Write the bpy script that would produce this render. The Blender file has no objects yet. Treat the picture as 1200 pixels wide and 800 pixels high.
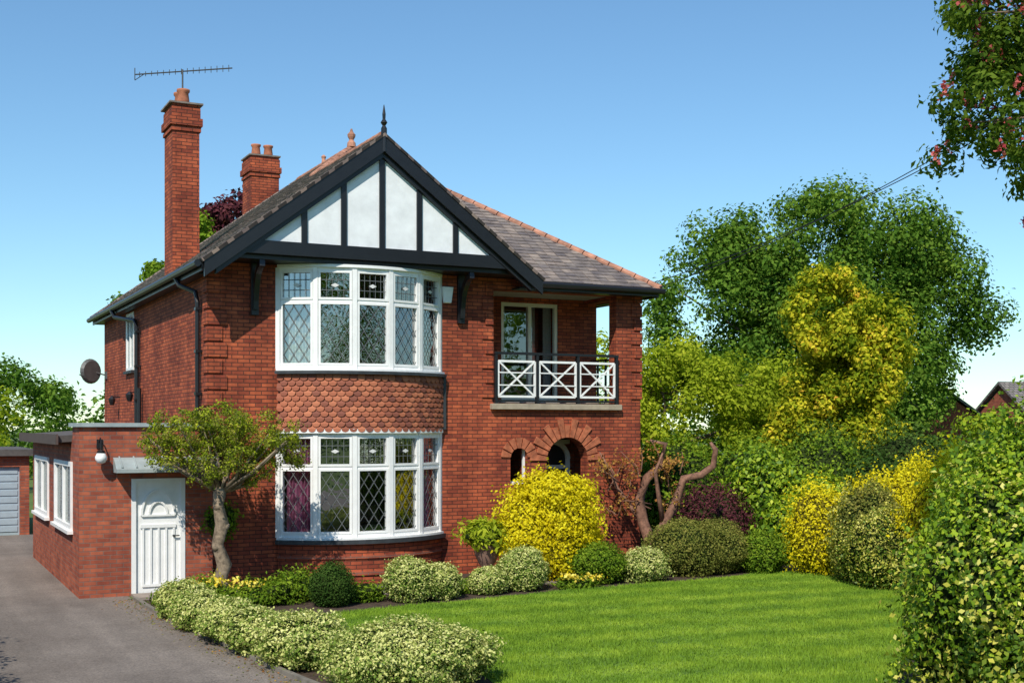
import bpy, math, numpy as np
from mathutils import Vector
from math import sin, cos, pi, radians
scene=bpy.context.scene
COL=scene.collection
# ------------------------------------------------------------------ materials
def nm(name):
    m=bpy.data.materials.new(name); m.use_nodes=True
    nt=m.node_tree; b=nt.nodes['Principled BSDF']
    return m,nt,b
def N(nt,t,**k):
    n=nt.nodes.new(t)
    for a,v in k.items(): setattr(n,a,v)
    return n
def ramp(nt,stops,fac):
    r=N(nt,'ShaderNodeValToRGB'); e=r.color_ramp.elements
    e[0].position=stops[0][0]; e[0].color=(*stops[0][1],1)
    e[1].position=stops[-1][0]; e[1].color=(*stops[-1][1],1)
    for p,c in stops[1:-1]:
        x=e.new(p); x.color=(*c,1)
    nt.links.new(fac,r.inputs[0]); return r.outputs[0]
def noise(nt,scale,detail=4,rough=.6,vec=None):
    n=N(nt,'ShaderNodeTexNoise'); n.inputs['Scale'].default_value=scale
    n.inputs['Detail'].default_value=detail; n.inputs['Roughness'].default_value=rough
    if vec is None:
        g=N(nt,'ShaderNodeNewGeometry'); vec=g.outputs['Position']
    nt.links.new(vec,n.inputs['Vector']); return n.outputs['Fac']
def mixc(nt,fac,a,b,mode='MIX'):
    m=N(nt,'ShaderNodeMix',data_type='RGBA',blend_type=mode)
    for s,v in ((m.inputs[0],fac),(m.inputs[6],a),(m.inputs[7],b)):
        if hasattr(v,'links') or hasattr(v,'is_linked'): nt.links.new(v,s)
        elif isinstance(v,(int,float)): s.default_value=v
        else: s.default_value=(*v,1)
    return m.outputs[2]
def bump(nt,b,h,strength,dist):
    n=N(nt,'ShaderNodeBump'); n.inputs['Strength'].default_value=strength; n.inputs['Distance'].default_value=dist
    nt.links.new(h,n.inputs['Height']); nt.links.new(n.outputs[0],b.inputs['Normal'])
def plain(name,c,rough=.6,var=.12,scale=6,metal=0,spec=.4):
    m,nt,b=nm(name)
    f=noise(nt,scale,5)
    lo=tuple(x*(1-var*1.6) for x in c); hi=tuple(min(1,x*(1+var)) for x in c)
    nt.links.new(ramp(nt,[(.3,lo),(.7,hi)],f),b.inputs['Base Color'])
    b.inputs['Roughness'].default_value=rough; b.inputs['Metallic'].default_value=metal
    b.inputs['Specular IOR Level'].default_value=spec
    return m
def brickmat(name,c1,c2,mo,bw=.225,rh=.075,ms=.006,rough=.85,offs=.5,bd=.012,stain=None,blot=1.0):
    m,nt,b=nm(name)
    uv=N(nt,'ShaderNodeUVMap')
    br=N(nt,'ShaderNodeTexBrick'); br.offset=offs
    nt.links.new(uv.outputs[0],br.inputs['Vector'])
    for k,v in (('Scale',1),('Brick Width',bw),('Row Height',rh),('Mortar Size',ms),('Mortar Smooth',.2),('Bias',0)):
        br.inputs[k].default_value=v
    br.inputs['Color1'].default_value=(*c1,1); br.inputs['Color2'].default_value=(*c2,1); br.inputs['Mortar'].default_value=(*mo,1)
    f=noise(nt,.8,6,.65); c=mixc(nt,.85*blot,br.outputs['Color'],ramp(nt,[(.3,(.66,.62,.66)),(.5,(.97,.96,.96)),(.72,(1.2,1.16,1.05))],f),'MULTIPLY')
    f2=noise(nt,9,3,.6); c=mixc(nt,.6*blot,c,ramp(nt,[(.35,(.72,.70,.72)),(.6,(1.12,1.10,1.04))],f2),'MULTIPLY')
    if stain:
        mp=N(nt,'ShaderNodeMapping'); mp.inputs['Scale'].default_value=stain; nt.links.new(uv.outputs[0],mp.inputs[0])
        f3=noise(nt,1,5,.6,vec=mp.outputs[0]); c=mixc(nt,.8*blot,c,ramp(nt,[(.38,(.62,.60,.66)),(.6,(1.08,1.08,1.08))],f3),'MULTIPLY')
    nt.links.new(c,b.inputs['Base Color']); b.inputs['Roughness'].default_value=rough
    b.inputs['Specular IOR Level'].default_value=.25
    inv=N(nt,'ShaderNodeMath',operation='SUBTRACT'); inv.inputs[0].default_value=1; nt.links.new(br.outputs['Fac'],inv.inputs[1])
    bump(nt,b,inv.outputs[0],.9,bd)
    return m
BRICK=brickmat('red_brick',(.49,.118,.050),(.26,.055,.030),(.11,.042,.028),ms=.008,stain=(2.2,.5,1),blot=.95)
BRICK2=brickmat('dark_red_brick',(.46,.128,.066),(.27,.066,.040),(.24,.15,.12),ms=.007,stain=(2.2,.5,1),blot=.65)
SLATE=brickmat('roof_slates',(.27,.21,.175),(.16,.125,.115),(.04,.034,.03),bw=.24,rh=.17,ms=.014,rough=.7,bd=.035,stain=(3,.6,1))
BLACK=plain('black_paint',(.012,.012,.014),.35,.1,spec=.5)
WHITE=plain('white_paint',(.82,.82,.80),.4,.04)
RENDER=plain('white_render',(.78,.80,.81),.8,.08,3)
TERRA=plain('terracotta',(.40,.15,.08),.85,.3,5)
RIDGE=plain('ridge_terracotta',(.42,.20,.13),.85,.3,4)
GREY=plain('lead_flashing',(.33,.38,.38),.5,.12,4)
STONE=plain('stone_sill',(.36,.30,.22),.8,.15,6)
DARKSILL=plain('dark_sill',(.04,.045,.05),.5,.2)
FELT=plain('roof_felt',(.10,.09,.085),.9,.2)
LEAD=plain('window_lead',(.13,.14,.14),.5,.1)
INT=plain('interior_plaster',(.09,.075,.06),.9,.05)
PINK=plain('pink_curtain',(.60,.20,.38),.9,.2,14)
NET=plain('net_curtain',(.66,.66,.64),.9,.1,14)
GARD=plain('garage_door_paint',(.36,.44,.50),.5,.05)
WOOD=plain('bark',(.17,.12,.08),.9,.4,14)
WOODR=plain('reddish_bark',(.23,.115,.075),.85,.35,14)
WOODG=plain('pale_bark',(.25,.19,.13),.9,.45,12)
SOIL=plain('soil',(.07,.045,.03),1,.4,8)
PATH=plain('path_paving',(.30,.25,.21),.9,.15,4)
METAL=plain('aerial_metal',(.08,.08,.08),.4,.1,metal=.3)
ROOFG=brickmat('grey_roof_tiles',(.24,.22,.21),(.17,.155,.15),(.06,.06,.06),bw=.3,rh=.25,ms=.02)
def glass(name='window_glass',bs=.07,refl=.34):
    m,nt,b=nm(name); nt.nodes.remove(b)
    out=nt.nodes['Material Output']
    t=N(nt,'ShaderNodeBsdfTransparent'); t.inputs[0].default_value=(.76,.80,.79,1)
    g=N(nt,'ShaderNodeBsdfGlossy'); g.inputs['Roughness'].default_value=.01; g.inputs[0].default_value=(.9,.93,.95,1)
    bp=N(nt,'ShaderNodeBump'); bp.inputs['Strength'].default_value=bs; bp.inputs['Distance'].default_value=.04
    nt.links.new(noise(nt,4,2),bp.inputs['Height']); nt.links.new(bp.outputs[0],g.inputs['Normal'])
    mx=N(nt,'ShaderNodeMixShader'); mx.inputs[0].default_value=refl
    nt.links.new(t.outputs[0],mx.inputs[1]); nt.links.new(g.outputs[0],mx.inputs[2]); nt.links.new(mx.outputs[0],out.inputs[0])
    return m
GLASS=glass(refl=.30); GLASS2=glass('plain_window_glass',.015,.22)
def leafmat(name,stops,tr=.3,rough=.5,shiny=False):
    m,nt,b=nm(name); out=nt.nodes['Material Output']
    a=N(nt,'ShaderNodeAttribute'); a.attribute_name='var'
    c=ramp(nt,stops,a.outputs['Fac'])
    if shiny:
        b.inputs['Roughness'].default_value=rough; b.inputs['Specular IOR Level'].default_value=.25
    else:
        nt.nodes.remove(b); b=N(nt,'ShaderNodeBsdfDiffuse')
    nt.links.new(c,b.inputs[0])
    t=N(nt,'ShaderNodeBsdfTranslucent'); c2=mixc(nt,1.0,c,(1.2,1.25,.7),'MULTIPLY'); nt.links.new(c2,t.inputs[0])
    mx=N(nt,'ShaderNodeMixShader'); mx.inputs[0].default_value=tr
    nt.links.new(b.outputs[0],mx.inputs[1]); nt.links.new(t.outputs[0],mx.inputs[2]); nt.links.new(mx.outputs[0],out.inputs[0])
    return m
L_GREEN=leafmat('leaves_green',[(0,(.035,.085,.012)),(.5,(.10,.195,.024)),(1,(.25,.36,.05))],.33)
L_CHEST=leafmat('leaves_chestnut',[(0,(.04,.08,.012)),(.5,(.10,.17,.022)),(1,(.22,.30,.04))],.45)
L_MID=leafmat('leaves_mid_green',[(0,(.05,.11,.012)),(.5,(.14,.24,.02)),(1,(.34,.43,.04))],.35)
L_GLOSS=leafmat('leaves_glossy_green',[(0,(.03,.07,.008)),(.40,(.10,.20,.012)),(.7,(.32,.44,.02)),(1,(.60,.62,.06))],.28,.5,True)
L_DARK=leafmat('leaves_dark_green',[(0,(.02,.045,.01)),(.5,(.045,.095,.018)),(1,(.11,.17,.035))],.2,.35)
L_YG=leafmat('leaves_yellow_green',[(0,(.13,.19,.014)),(.5,(.32,.40,.025)),(1,(.60,.62,.06))],.42)
L_GOLD=leafmat('leaves_golden',[(0,(.42,.33,.008)),(.4,(.68,.57,.012)),(1,(.88,.80,.05))],.35)
L_GOLDT=leafmat('leaves_gold_green',[(0,(.06,.11,.010)),(.35,(.20,.27,.016)),(.65,(.52,.50,.028)),(.85,(.74,.62,.05)),(1,(.70,.32,.05))],.35)
L_VAR=leafmat('leaves_variegated',[(0,(.09,.16,.02)),(.4,(.19,.28,.05)),(.6,(.55,.56,.18)),(1,(.80,.78,.36))],.2)
L_VARY=leafmat('leaves_variegated_yellow',[(0,(.04,.09,.010)),(.40,(.12,.20,.015)),(.60,(.50,.47,.06)),(1,(.84,.78,.26))],.2,.5,True)
L_PURP=leafmat('leaves_purple',[(0,(.04,.015,.02)),(.5,(.10,.028,.04)),(1,(.20,.07,.07))],.25)
L_OLIVE=leafmat('leaves_olive',[(0,(.07,.10,.018)),(.5,(.18,.20,.04)),(1,(.36,.31,.08))],.25)
L_RED=leafmat('blossom_pink',[(0,(.48,.06,.08)),(1,(.76,.24,.22))],.3)
L_FLOW=leafmat('blossom_yellow',[(0,(.7,.5,.02)),(1,(.8,.7,.15))],.2)
L_COP=leafmat('leaves_copper',[(0,(.18,.08,.02)),(.5,(.45,.20,.06)),(1,(.55,.38,.08))],.3)
CORE=plain('inner_shade_core',(.025,.038,.010),1,.4,10,spec=.05)  # solid fill inside shrubs, inner shade put into its dark colour
CORE2=plain('inner_core_golden',(.14,.12,.012),1,.4,10,spec=.05)  # same solid fill for golden shrubs, darker than their leaves
# ------------------------------------------------------------------ mesh helpers
def empty(name,loc=(0,0,0)):
    e=bpy.data.objects.new(name,None); COL.objects.link(e); e.location=loc; e.empty_display_size=.3; return e
def autouv(me):
    uvl=me.uv_layers.new(name='UVMap')
    for p in me.polygons:
        n=p.normal
        if abs(n.z)>.985: t=Vector((1,0,0)); v=Vector((0,1,0))
        else:
            t=Vector((-n.y,n.x,0)).normalized(); v=n.cross(t)
            if v.z<0: v=-v
        if abs(n.z)<.1: v=Vector((0,0,1))
        for li in p.loop_indices:
            co=me.vertices[me.loops[li].vertex_index].co
            uvl.data[li].uv=(co.dot(t),co.dot(v))
class MB:
    def __init__(s): s.v=[]; s.f=[]
    def poly(s,pts):
        i=len(s.v); s.v+= [tuple(p) for p in pts]; s.f.append(tuple(range(i,i+len(pts))))
    def hexa(s,p):
        i=len(s.v); s.v+=[tuple(q) for q in p]
        for f in ((0,3,2,1),(4,5,6,7),(0,1,5,4),(1,2,6,5),(2,3,7,6),(3,0,4,7)): s.f.append(tuple(i+k for k in f))
    def box(s,x0,x1,y0,y1,z0,z1):
        s.hexa([(x0,y0,z0),(x1,y0,z0),(x1,y1,z0),(x0,y1,z0),(x0,y0,z1),(x1,y0,z1),(x1,y1,z1),(x0,y1,z1)])
    def obox(s,P,t,n,s0,s1,d0,d1,z0,z1):
        q=[]
        for z in (z0,z1):
            for a,b in ((s0,d1),(s1,d1),(s1,d0),(s0,d0)):
                q.append((P[0]+t[0]*a+n[0]*b,P[1]+t[1]*a+n[1]*b,z))
        s.hexa(q)
    def bar(s,p0,p1,n,w,d):
        p0=Vector(p0);p1=Vector(p1);n=Vector(n).normalized();t=(p1-p0).normalized();b=n.cross(t).normalized()*w/2;nn=n*d/2
        s.hexa([p0-b-nn,p0+b-nn,p0+b+nn,p0-b+nn,p1-b-nn,p1+b-nn,p1+b+nn,p1-b+nn])
    def tube(s,pts,rad,n=8,cap=True):
        pts=[Vector(p) for p in pts]
        if not hasattr(rad,'__len__'): rad=[rad]*len(pts)
        i0=len(s.v); up=Vector((.13,.21,.97))
        for k,p in enumerate(pts):
            d=(pts[min(k+1,len(pts)-1)]-pts[max(k-1,0)]).normalized()
            if abs(d.dot(up))>.95: u2=Vector((1,.1,0))
            else: u2=up
            a=d.cross(u2).normalized(); b=d.cross(a)
            for j in range(n):
                th=2*pi*j/n; s.v.append(tuple(p+(a*cos(th)+b*sin(th))*rad[k]))
        for k in range(len(pts)-1):
            for j in range(n):
                a=i0+k*n+j; b=i0+k*n+(j+1)%n; s.f.append((a,b,b+n,a+n))
        if cap:
            s.f.append(tuple(i0+j for j in range(n))[::-1]); s.f.append(tuple(i0+(len(pts)-1)*n+j for j in range(n)))
    def lathe(s,c,prof,n=16):
        s.tube([(c[0],c[1],c[2]+z) for r,z in prof],[r for r,z in prof],n)
    def arc(s,cx,cy,r0,r1,z0,z1,h,n=24,a0=None):
        A=[-h+2*h*i/n for i in range(n+1)] if a0 is None else [a0+(h-a0)*i/n for i in range(n+1)]
        for i in range(n):
            q=[]
            for z in (z0,z1):
                for r,a in ((r1,A[i]),(r1,A[i+1]),(r0,A[i+1]),(r0,A[i])): q.append((cx+r*sin(a),cy-r*cos(a),z))
            s.hexa(q)
    def build(s,name,mat,parent=None,smooth=False,bevel=0,uv=None):
        me=bpy.data.meshes.new(name); me.from_pydata(s.v,[],s.f); me.update()
        me.materials.append(mat)
        autouv(me)
        if uv:
            l=me.uv_layers[0]
            for lp in me.loops: l.data[lp.index].uv=uv(me.vertices[lp.vertex_index].co)
        if smooth: me.polygons.foreach_set('use_smooth',[True]*len(me.polygons))
        o=bpy.data.objects.new(name,me); COL.objects.link(o)
        if parent: o.parent=parent
        if bevel:
            m=o.modifiers.new('bevel','BEVEL'); m.width=bevel; m.segments=2; m.limit_method='ANGLE'
        return o
def wall(mb,axis,at,th,a0,a1,z0,z1,ops):
    As=sorted({a0,a1,*[o[0] for o in ops],*[o[1] for o in ops]}); Zs=sorted({z0,z1,*[o[2] for o in ops],*[o[3] for o in ops]})
    for i in range(len(As)-1):
        run=None
        for j in range(len(Zs)-1):
            ca=(As[i]+As[i+1])/2; cz=(Zs[j]+Zs[j+1])/2
            hole=any(o[0]<ca<o[1] and o[2]<cz<o[3] for o in ops)
            if not hole:
                if run is None: run=[Zs[j],Zs[j+1]]
                else: run[1]=Zs[j+1]
            if (hole or j==len(Zs)-2) and run:
                if axis=='x': mb.box(As[i],As[i+1],at,at+th,*run)
                else: mb.box(at,at+th,As[i],As[i+1],*run)
                run=None
# ------------------------------------------------------------------ foliage helpers
def fastmesh(name,co,nv,mats,var,parent=None,matidx=None):
    n=len(co)//nv
    me=bpy.data.meshes.new(name)
    me.vertices.add(n*nv); me.vertices.foreach_set('co',co.astype(np.float32).ravel())
    me.loops.add(n*nv); me.loops.foreach_set('vertex_index',np.arange(n*nv,dtype=np.int32))
    me.polygons.add(n); me.polygons.foreach_set('loop_start',np.arange(0,n*nv,nv,dtype=np.int32))
    try: me.polygons.foreach_set('loop_total',np.full(n,nv,dtype=np.int32))
    except Exception: pass
    for m in mats: me.materials.append(m)
    if matidx is not None: me.polygons.foreach_set('material_index',matidx.astype(np.int32))
    me.update(calc_edges=True)
    at=me.attributes.new('var','FLOAT','FACE'); at.data.foreach_set('value',var.astype(np.float32))
    o=bpy.data.objects.new(name,me); COL.objects.link(o)
    if parent: o.parent=parent
    return o
def leafgeo(P,Nrm,size,rng,asp=.6):
    n=len(P)
    r=rng.normal(size=(n,3)); t=np.cross(Nrm,r); t/=np.linalg.norm(t,axis=1,keepdims=True)+1e-9
    b=np.cross(Nrm,t)
    s=(size*rng.uniform(.6,1.35,n))[:,None]
    fold=Nrm*s*.12
    co=np.stack([P-t*s*.5,P+b*s*.5*asp+fold,P+t*s*.5,P-b*s*.5*asp+fold],axis=1)
    return co.reshape(-1,3)
def unit(v): return v/(np.linalg.norm(v,axis=1,keepdims=True)+1e-9)
def lump(d,seed,f=3.0):
    r=np.random.default_rng(seed); o=np.zeros(len(d))
    for k in range(7):
        w=r.normal(size=3)*f*(1+.35*k); o+=np.sin(d@w+r.uniform(0,6.28))/(1+.35*k)
    return o/3.2
def clumpy(blobs,nclump,nleaf,rc,rng,flat=.75,lo=.45,tail=.16):
    w=np.array([b[3]*b[4]*b[5] for b in blobs])**.75; w/=w.sum()
    k=rng.choice(len(blobs),nclump,p=w); B=np.array(blobs)[k]
    d=unit(rng.normal(size=(nclump,3))); rr=rng.uniform(lo,1.02,nclump)**.6
    cc=B[:,:3]+d*B[:,3:6]*rr[:,None]
    cr=rc*rng.uniform(.5,1.45,nclump)
    cv=rng.uniform(0,1,nclump)
    pick=rng.choice(nclump,nleaf,p=(cr**2)/(cr**2).sum())
    q=unit(rng.normal(size=(nleaf,3)))*(rng.uniform(.2,1,nleaf)**.5)[:,None]
    q*=(1+tail*rng.normal(size=nleaf))[:,None]
    P=cc[pick]+q*cr[pick][:,None]*np.array([1,1,flat])
    Nn=unit(unit(q)*1.0+np.array([0,0,.4])+rng.normal(size=(nleaf,3))*.5)
    v=np.clip(.45*cv[pick]+.55*rng.uniform(0,1,nleaf),0,1)
    return P,Nn,v,cc
def limbs(mb,base,top,r,targets,rng,n=8,f0=.35,f1=.9):
    base=Vector(base);top=Vector(top)
    K=6; tp=[]; rr=[]
    for i in range(K+1):
        f=i/K; p=base.lerp(top,f)+Vector((rng.normal()*r*.5,rng.normal()*r*.5,0))*(0 if i==0 else 1)
        tp.append(p); rr.append(r*(1.35 if i==0 else 1)*(1-.72*f))
    mb.tube(tp,rr,n)
    for t in targets:
        t=Vector(t); f=rng.uniform(f0,f1); i=int(f*K); s=tp[i].lerp(tp[min(i+1,K)],f*K-i)
        m=s.lerp(t,.5)+Vector((rng.normal()*.07,rng.normal()*.07,.02))*(t-s).length
        r0=r*(1-.72*f)*.5
        mb.tube([s,s.lerp(m,.6)+Vector((0,0,.02)),m,t],[r0,r0*.7,r0*.45,r0*.15],6)
def tree(name,base,tr,topz,blobs,nclump,nleaf,size,mat,seed,rc,bark=WOOD,nl=14,extra=None,flat=.85,lo=.45,asp=.6,flowers=None,f0=.35,f1=.9):
    rng=np.random.default_rng(seed); e=empty(name,(0,0,0))
    P,Nn,v,cc=clumpy(blobs,nclump,nleaf,rc,rng,flat,lo)
    co=leafgeo(P,Nn,size,rng,asp); mats=[mat]; mi=None
    if extra:
        m2,frac=extra; mats.append(m2); mi=(rng.uniform(size=nleaf)<frac).astype(int)
    fastmesh('crown',co,4,mats,v,e,mi)
    if flowers:
        fm,nf,per=flowers
        c=cc[rng.integers(len(cc),size=nf)]+unit(rng.normal(size=(nf,3))+np.array([-.3,-.8,.4]))*rc*1.25
        k=rng.integers(nf,size=nf*per); h=rng.uniform(0,1,nf*per)
        PP=c[k]+rng.normal(size=(nf*per,3))*.035*(1.2-h)[:,None]+np.array([0,0,1])*(h*.18)[:,None]
        fastmesh('blossom_candles',leafgeo(PP,unit(rng.normal(size=PP.shape)),.05,rng,.9),4,[fm],rng.uniform(size=len(PP)),e)
    mb=MB(); c=np.mean(np.array(blobs)[:,:3],axis=0)
    idx=rng.choice(len(cc),min(nl,len(cc)),replace=False)
    limbs(mb,base,(c[0],c[1],topz),tr,[tuple(cc[i]) for i in idx],rng,f0=f0,f1=f1)
    mb.build('trunk_and_limbs',bark,e,smooth=True)
    return e
def bush(name,blobs,nleaf,size,mat,seed,core=CORE,amp=.10,f=3,mat2=None,asp=.6,boxy=0,parent=None,rag=.06,bias=.25):
    rng=np.random.default_rng(seed); e=parent or empty(name)
    A=np.array([b[2]*b[4]+b[3]*b[4]+b[2]*b[3] for b in blobs]); A/=A.sum()
    Ps=[];Ns=[];Vs=[];Ms=[]; mb=MB()
    for k,b in enumerate(blobs):
        x,y,rx,ry,h=b[:5]; z0=b[5] if len(b)>5 else 0
        n=int(nleaf*A[k]); C=np.array([x,y,z0+h*.45]); R=np.array([rx,ry,h*.55])
        def surf(d):
            return 1+amp*lump(d,seed+k,f)+amp*.5*lump(d,seed+k+50,f*2.6)
        d=unit(rng.normal(size=(n,3))); s=surf(d)
        dep=1-rng.exponential(.05,n)+rng.normal(size=n)*rag
        sh=rng.uniform(size=n)<.05; dep[sh]+=rng.uniform(.03,.11,sh.sum())
        P=C+d*R*(s*dep)[:,None]
        nn=unit(d/R); Nn=unit(nn*.8+rng.normal(size=(n,3))*.6+np.array([0,0,.2]))
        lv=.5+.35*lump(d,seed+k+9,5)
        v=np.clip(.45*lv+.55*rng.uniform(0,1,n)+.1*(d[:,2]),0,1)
        mi=np.zeros(n)
        if mat2 is not None: mi=((lump(d,seed+k+77,2.2)+rng.normal(size=n)*.35+.5*d[:,2])>bias).astype(int)
        ok=P[:,2]>.02; Ps.append(P[ok]);Ns.append(Nn[ok]);Vs.append(v[ok]);Ms.append(mi[ok])
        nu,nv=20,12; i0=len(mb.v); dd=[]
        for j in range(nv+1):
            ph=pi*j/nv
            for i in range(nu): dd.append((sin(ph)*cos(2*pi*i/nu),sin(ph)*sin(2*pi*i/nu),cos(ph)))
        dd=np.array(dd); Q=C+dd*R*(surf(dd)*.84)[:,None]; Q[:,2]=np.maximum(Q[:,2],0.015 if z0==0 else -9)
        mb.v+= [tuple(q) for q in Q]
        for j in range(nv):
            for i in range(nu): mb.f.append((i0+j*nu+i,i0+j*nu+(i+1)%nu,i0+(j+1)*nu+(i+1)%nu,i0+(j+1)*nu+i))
    P=np.concatenate(Ps);Nn=np.concatenate(Ns);v=np.concatenate(Vs);mi=np.concatenate(Ms)
    fastmesh('leaves',leafgeo(P,Nn,size,rng,asp),4,[mat]+([mat2] if mat2 else []),v,e,mi)
    mb.build('inner_core',core,e,smooth=True)  # added solid blob behind the leaves, stops see-through, coloured dark as inner shade
    return e
# ------------------------------------------------------------------ world, sun, camera
w=bpy.data.worlds.new('World'); scene.world=w; w.use_nodes=True
nt=w.node_tree; bg=nt.nodes['Background']; sk=N(nt,'ShaderNodeTexSky'); sk.sky_type='NISHITA'; sk.sun_disc=False
EL=radians(46); SA=radians(221)
sk.sun_elevation=EL; sk.sun_rotation=SA; sk.air_density=1.15; sk.dust_density=.0; sk.ozone_density=2.2; sk.altitude=300
tc=mixc(nt,1.0,sk.outputs[0],(.82,1.08,1.20),'MULTIPLY')
nt.links.new(tc,bg.inputs[0]); bg.inputs[1].default_value=.12
sd=Vector((sin(SA)*cos(EL),cos(SA)*cos(EL),sin(EL)))
sl=bpy.data.lights.new('sun','SUN'); sl.energy=5.0; sl.angle=radians(.5); sl.color=(1,.94,.83)
so=bpy.data.objects.new('sun',sl); COL.objects.link(so); so.rotation_euler=(-sd).to_track_quat('-Z','Y').to_euler(); so.location=(0,0,40)
cd=bpy.data.cameras.new('camera'); co_=bpy.data.objects.new('camera',cd); COL.objects.link(co_)
co_.location=(-5.26,-23.1,3.0); co_.rotation_euler=(radians(90),0,radians(-26.6)); cd.lens=43.65; cd.sensor_width=36; cd.shift_y=.0833; cd.clip_end=2000
scene.camera=co_
scene.view_settings.view_transform='Standard'; scene.view_settings.look='None'; scene.view_settings.exposure=0
# ------------------------------------------------------------------ ground
gm,nt,b=nm('ground_grass'); nt.links.new(ramp(nt,[(.3,(.06,.11,.014)),(.7,(.12,.17,.025))],noise(nt,.4,8)),b.inputs['Base Color']); b.inputs['Roughness'].default_value=1
g=MB(); g.poly([(-700,-700,0),(900,-700,0),(900,900,0),(-700,900,0)]); g.build('ground',gm)
am,nt,b=nm('asphalt')
c=mixc(nt,1.0,ramp(nt,[(.35,(.155,.128,.108)),(.65,(.235,.200,.172))],noise(nt,.5,7,.65)),ramp(nt,[(.35,(.62,.62,.62)),(.65,(1.3,1.28,1.25))],noise(nt,40,3,.7)),'MULTIPLY')
gg=N(nt,'ShaderNodeNewGeometry'); mp=N(nt,'ShaderNodeMapping'); mp.inputs['Scale'].default_value=(1.4,.08,1); nt.links.new(gg.outputs['Position'],mp.inputs[0])
c=mixc(nt,1.0,c,ramp(nt,[(.38,(.84,.84,.84)),(.62,(1.1,1.1,1.1))],noise(nt,1,3,.5,vec=mp.outputs[0])),'MULTIPLY')
nt.links.new(c,b.inputs['Base Color']); b.inputs['Roughness'].default_value=.9; bump(nt,b,noise(nt,60,3),.5,.01)
def smooth_line(pts,n=8):
    out=[]
    P=[pts[0]]+pts+[pts[-1]]
    for i in range(1,len(P)-2):
        p0,p1,p2,p3=[Vector(q) for q in P[i-1:i+3]]
        for k in range(n):
            t=k/n; out.append(tuple(.5*((2*p1)+(-p0+p2)*t+(2*p0-5*p1+4*p2-p3)*t*t+(-p0+3*p1-3*p2+p3)*t**3)))
    out.append(tuple(pts[-1])); return out
edge=smooth_line([(1.2,-30),(.4,-16),(-.5,-11.5),(-.95,-9),(-1.2,-6.2),(-1.45,-2.9),(-1.5,-.9)])
d=MB(); d.poly([(x,y,.012) for x,y in edge]+[(-1.5,-.40,.012),(-2.32,-.40,.012),(-2.32,7.4,.012),(-.05,7.4,.012),(-.05,13.8,.012),(-5.4,13.8,.012),(-5.4,-30,.012)]); d.build('driveway',am)
k=MB()
for a,bb in zip(edge[:-1],edge[1:]):
    a=Vector((*a,0));bb=Vector((*bb,0)); t=(bb-a); nn=Vector((t.y,-t.x,0)).normalized()
    k.hexa([a,a+nn*.07,bb+nn*.07,bb]+[p+Vector((0,0,.06)) for p in (a,a+nn*.07,bb+nn*.07,bb)])
k.build('driveway_kerb',plain('kerb_concrete',(.2,.18,.15),.9,.2))
s=MB(); s.poly([(x+.03,y,.004) for x,y in edge[8:]]+[(-1.4,-.4,.004),(0,-.4,.004),(0,.0,.004),(9.46,0,.004),(12,4,.004),(14,1.8,.004),(15,-2,.004),(13,-7,.004),(9,-11,.004),(3,-15,.004)]); s.build('flower_bed_soil',SOIL)
s=MB(); s.box(-1.45,-.45,-1.0,-.42,.0,.05); s.box(.3,6.9,-2.2,-1.15,.0,.03); s.box(6.9,8.3,-2.0,.0,.0,.03); s.build('garden_path',PATH)
# fallen leaves and grit along the drive edge and wall foot
rng=np.random.default_rng(99); n=900; E=np.array(edge); kk=rng.integers(8,len(E)-1,n); tt=rng.uniform(0,1,(n,1)); PP=E[kk]*(1-tt)+E[kk+1]*tt
PP=np.concatenate([PP+np.stack([-np.abs(rng.normal(size=n))*.22,np.zeros(n)],1),np.full((n,1),.018)],1); Nn=rng.normal(size=(n,3))*.25+np.array([0,0,1]); Nn/=np.linalg.norm(Nn,axis=1,keepdims=True)
fastmesh('fallen_leaves',leafgeo(PP,Nn,.035,rng,.6),4,[L_COP,L_OLIVE],rng.uniform(size=n),None,rng.integers(0,2,n))
lawn_pts=smooth_line([(-.05,-12.5),(.9,-10.6),(1.15,-8.6),(.55,-7.0),(.15,-5.4),(1.0,-4.1),(2.2,-3.75),(3.6,-3.6),(5.4,-3.25),(7.6,-3.05),(9.6,-2.9),(11.0,-2.5),(11.8,-3.4),(12.0,-5.2),(9.9,-7.8),(7.4,-10.3),(5.4,-12.0),(3.2,-14.5),(1,-15)])
lm,nt,b=nm('lawn_grass')
def lawncol(nt,attr=False):
    gpos=N(nt,'ShaderNodeNewGeometry'); sx=N(nt,'ShaderNodeSeparateXYZ'); nt.links.new(gpos.outputs['Position'],sx.inputs[0])
    a=N(nt,'ShaderNodeMath',operation='MULTIPLY_ADD'); nt.links.new(sx.outputs[0],a.inputs[0]); a.inputs[1].default_value=.10; nt.links.new(sx.outputs[1],a.inputs[2])
    wob=N(nt,'ShaderNodeMath',operation='MULTIPLY_ADD'); nt.links.new(noise(nt,.35,2),wob.inputs[0]); wob.inputs[1].default_value=.5; nt.links.new(a.outputs[0],wob.inputs[2])
    m=N(nt,'ShaderNodeMath',operation='MULTIPLY'); nt.links.new(wob.outputs[0],m.inputs[0]); m.inputs[1].default_value=5.8
    sn=N(nt,'ShaderNodeMath',operation='SINE'); nt.links.new(m.outputs[0],sn.inputs[0])
    m2=N(nt,'ShaderNodeMath',operation='MULTIPLY_ADD'); nt.links.new(sn.outputs[0],m2.inputs[0]); m2.inputs[1].default_value=.08; m2.inputs[2].default_value=.0
    ad=N(nt,'ShaderNodeMath',operation='ADD'); nt.links.new(m2.outputs[0],ad.inputs[0]); nt.links.new(noise(nt,1.6,7,.78),ad.inputs[1])
    return ramp(nt,[(.25,(.075,.16,.012)),(.5,(.155,.265,.017)),(.75,(.28,.39,.033))],ad.outputs[0])
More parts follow.
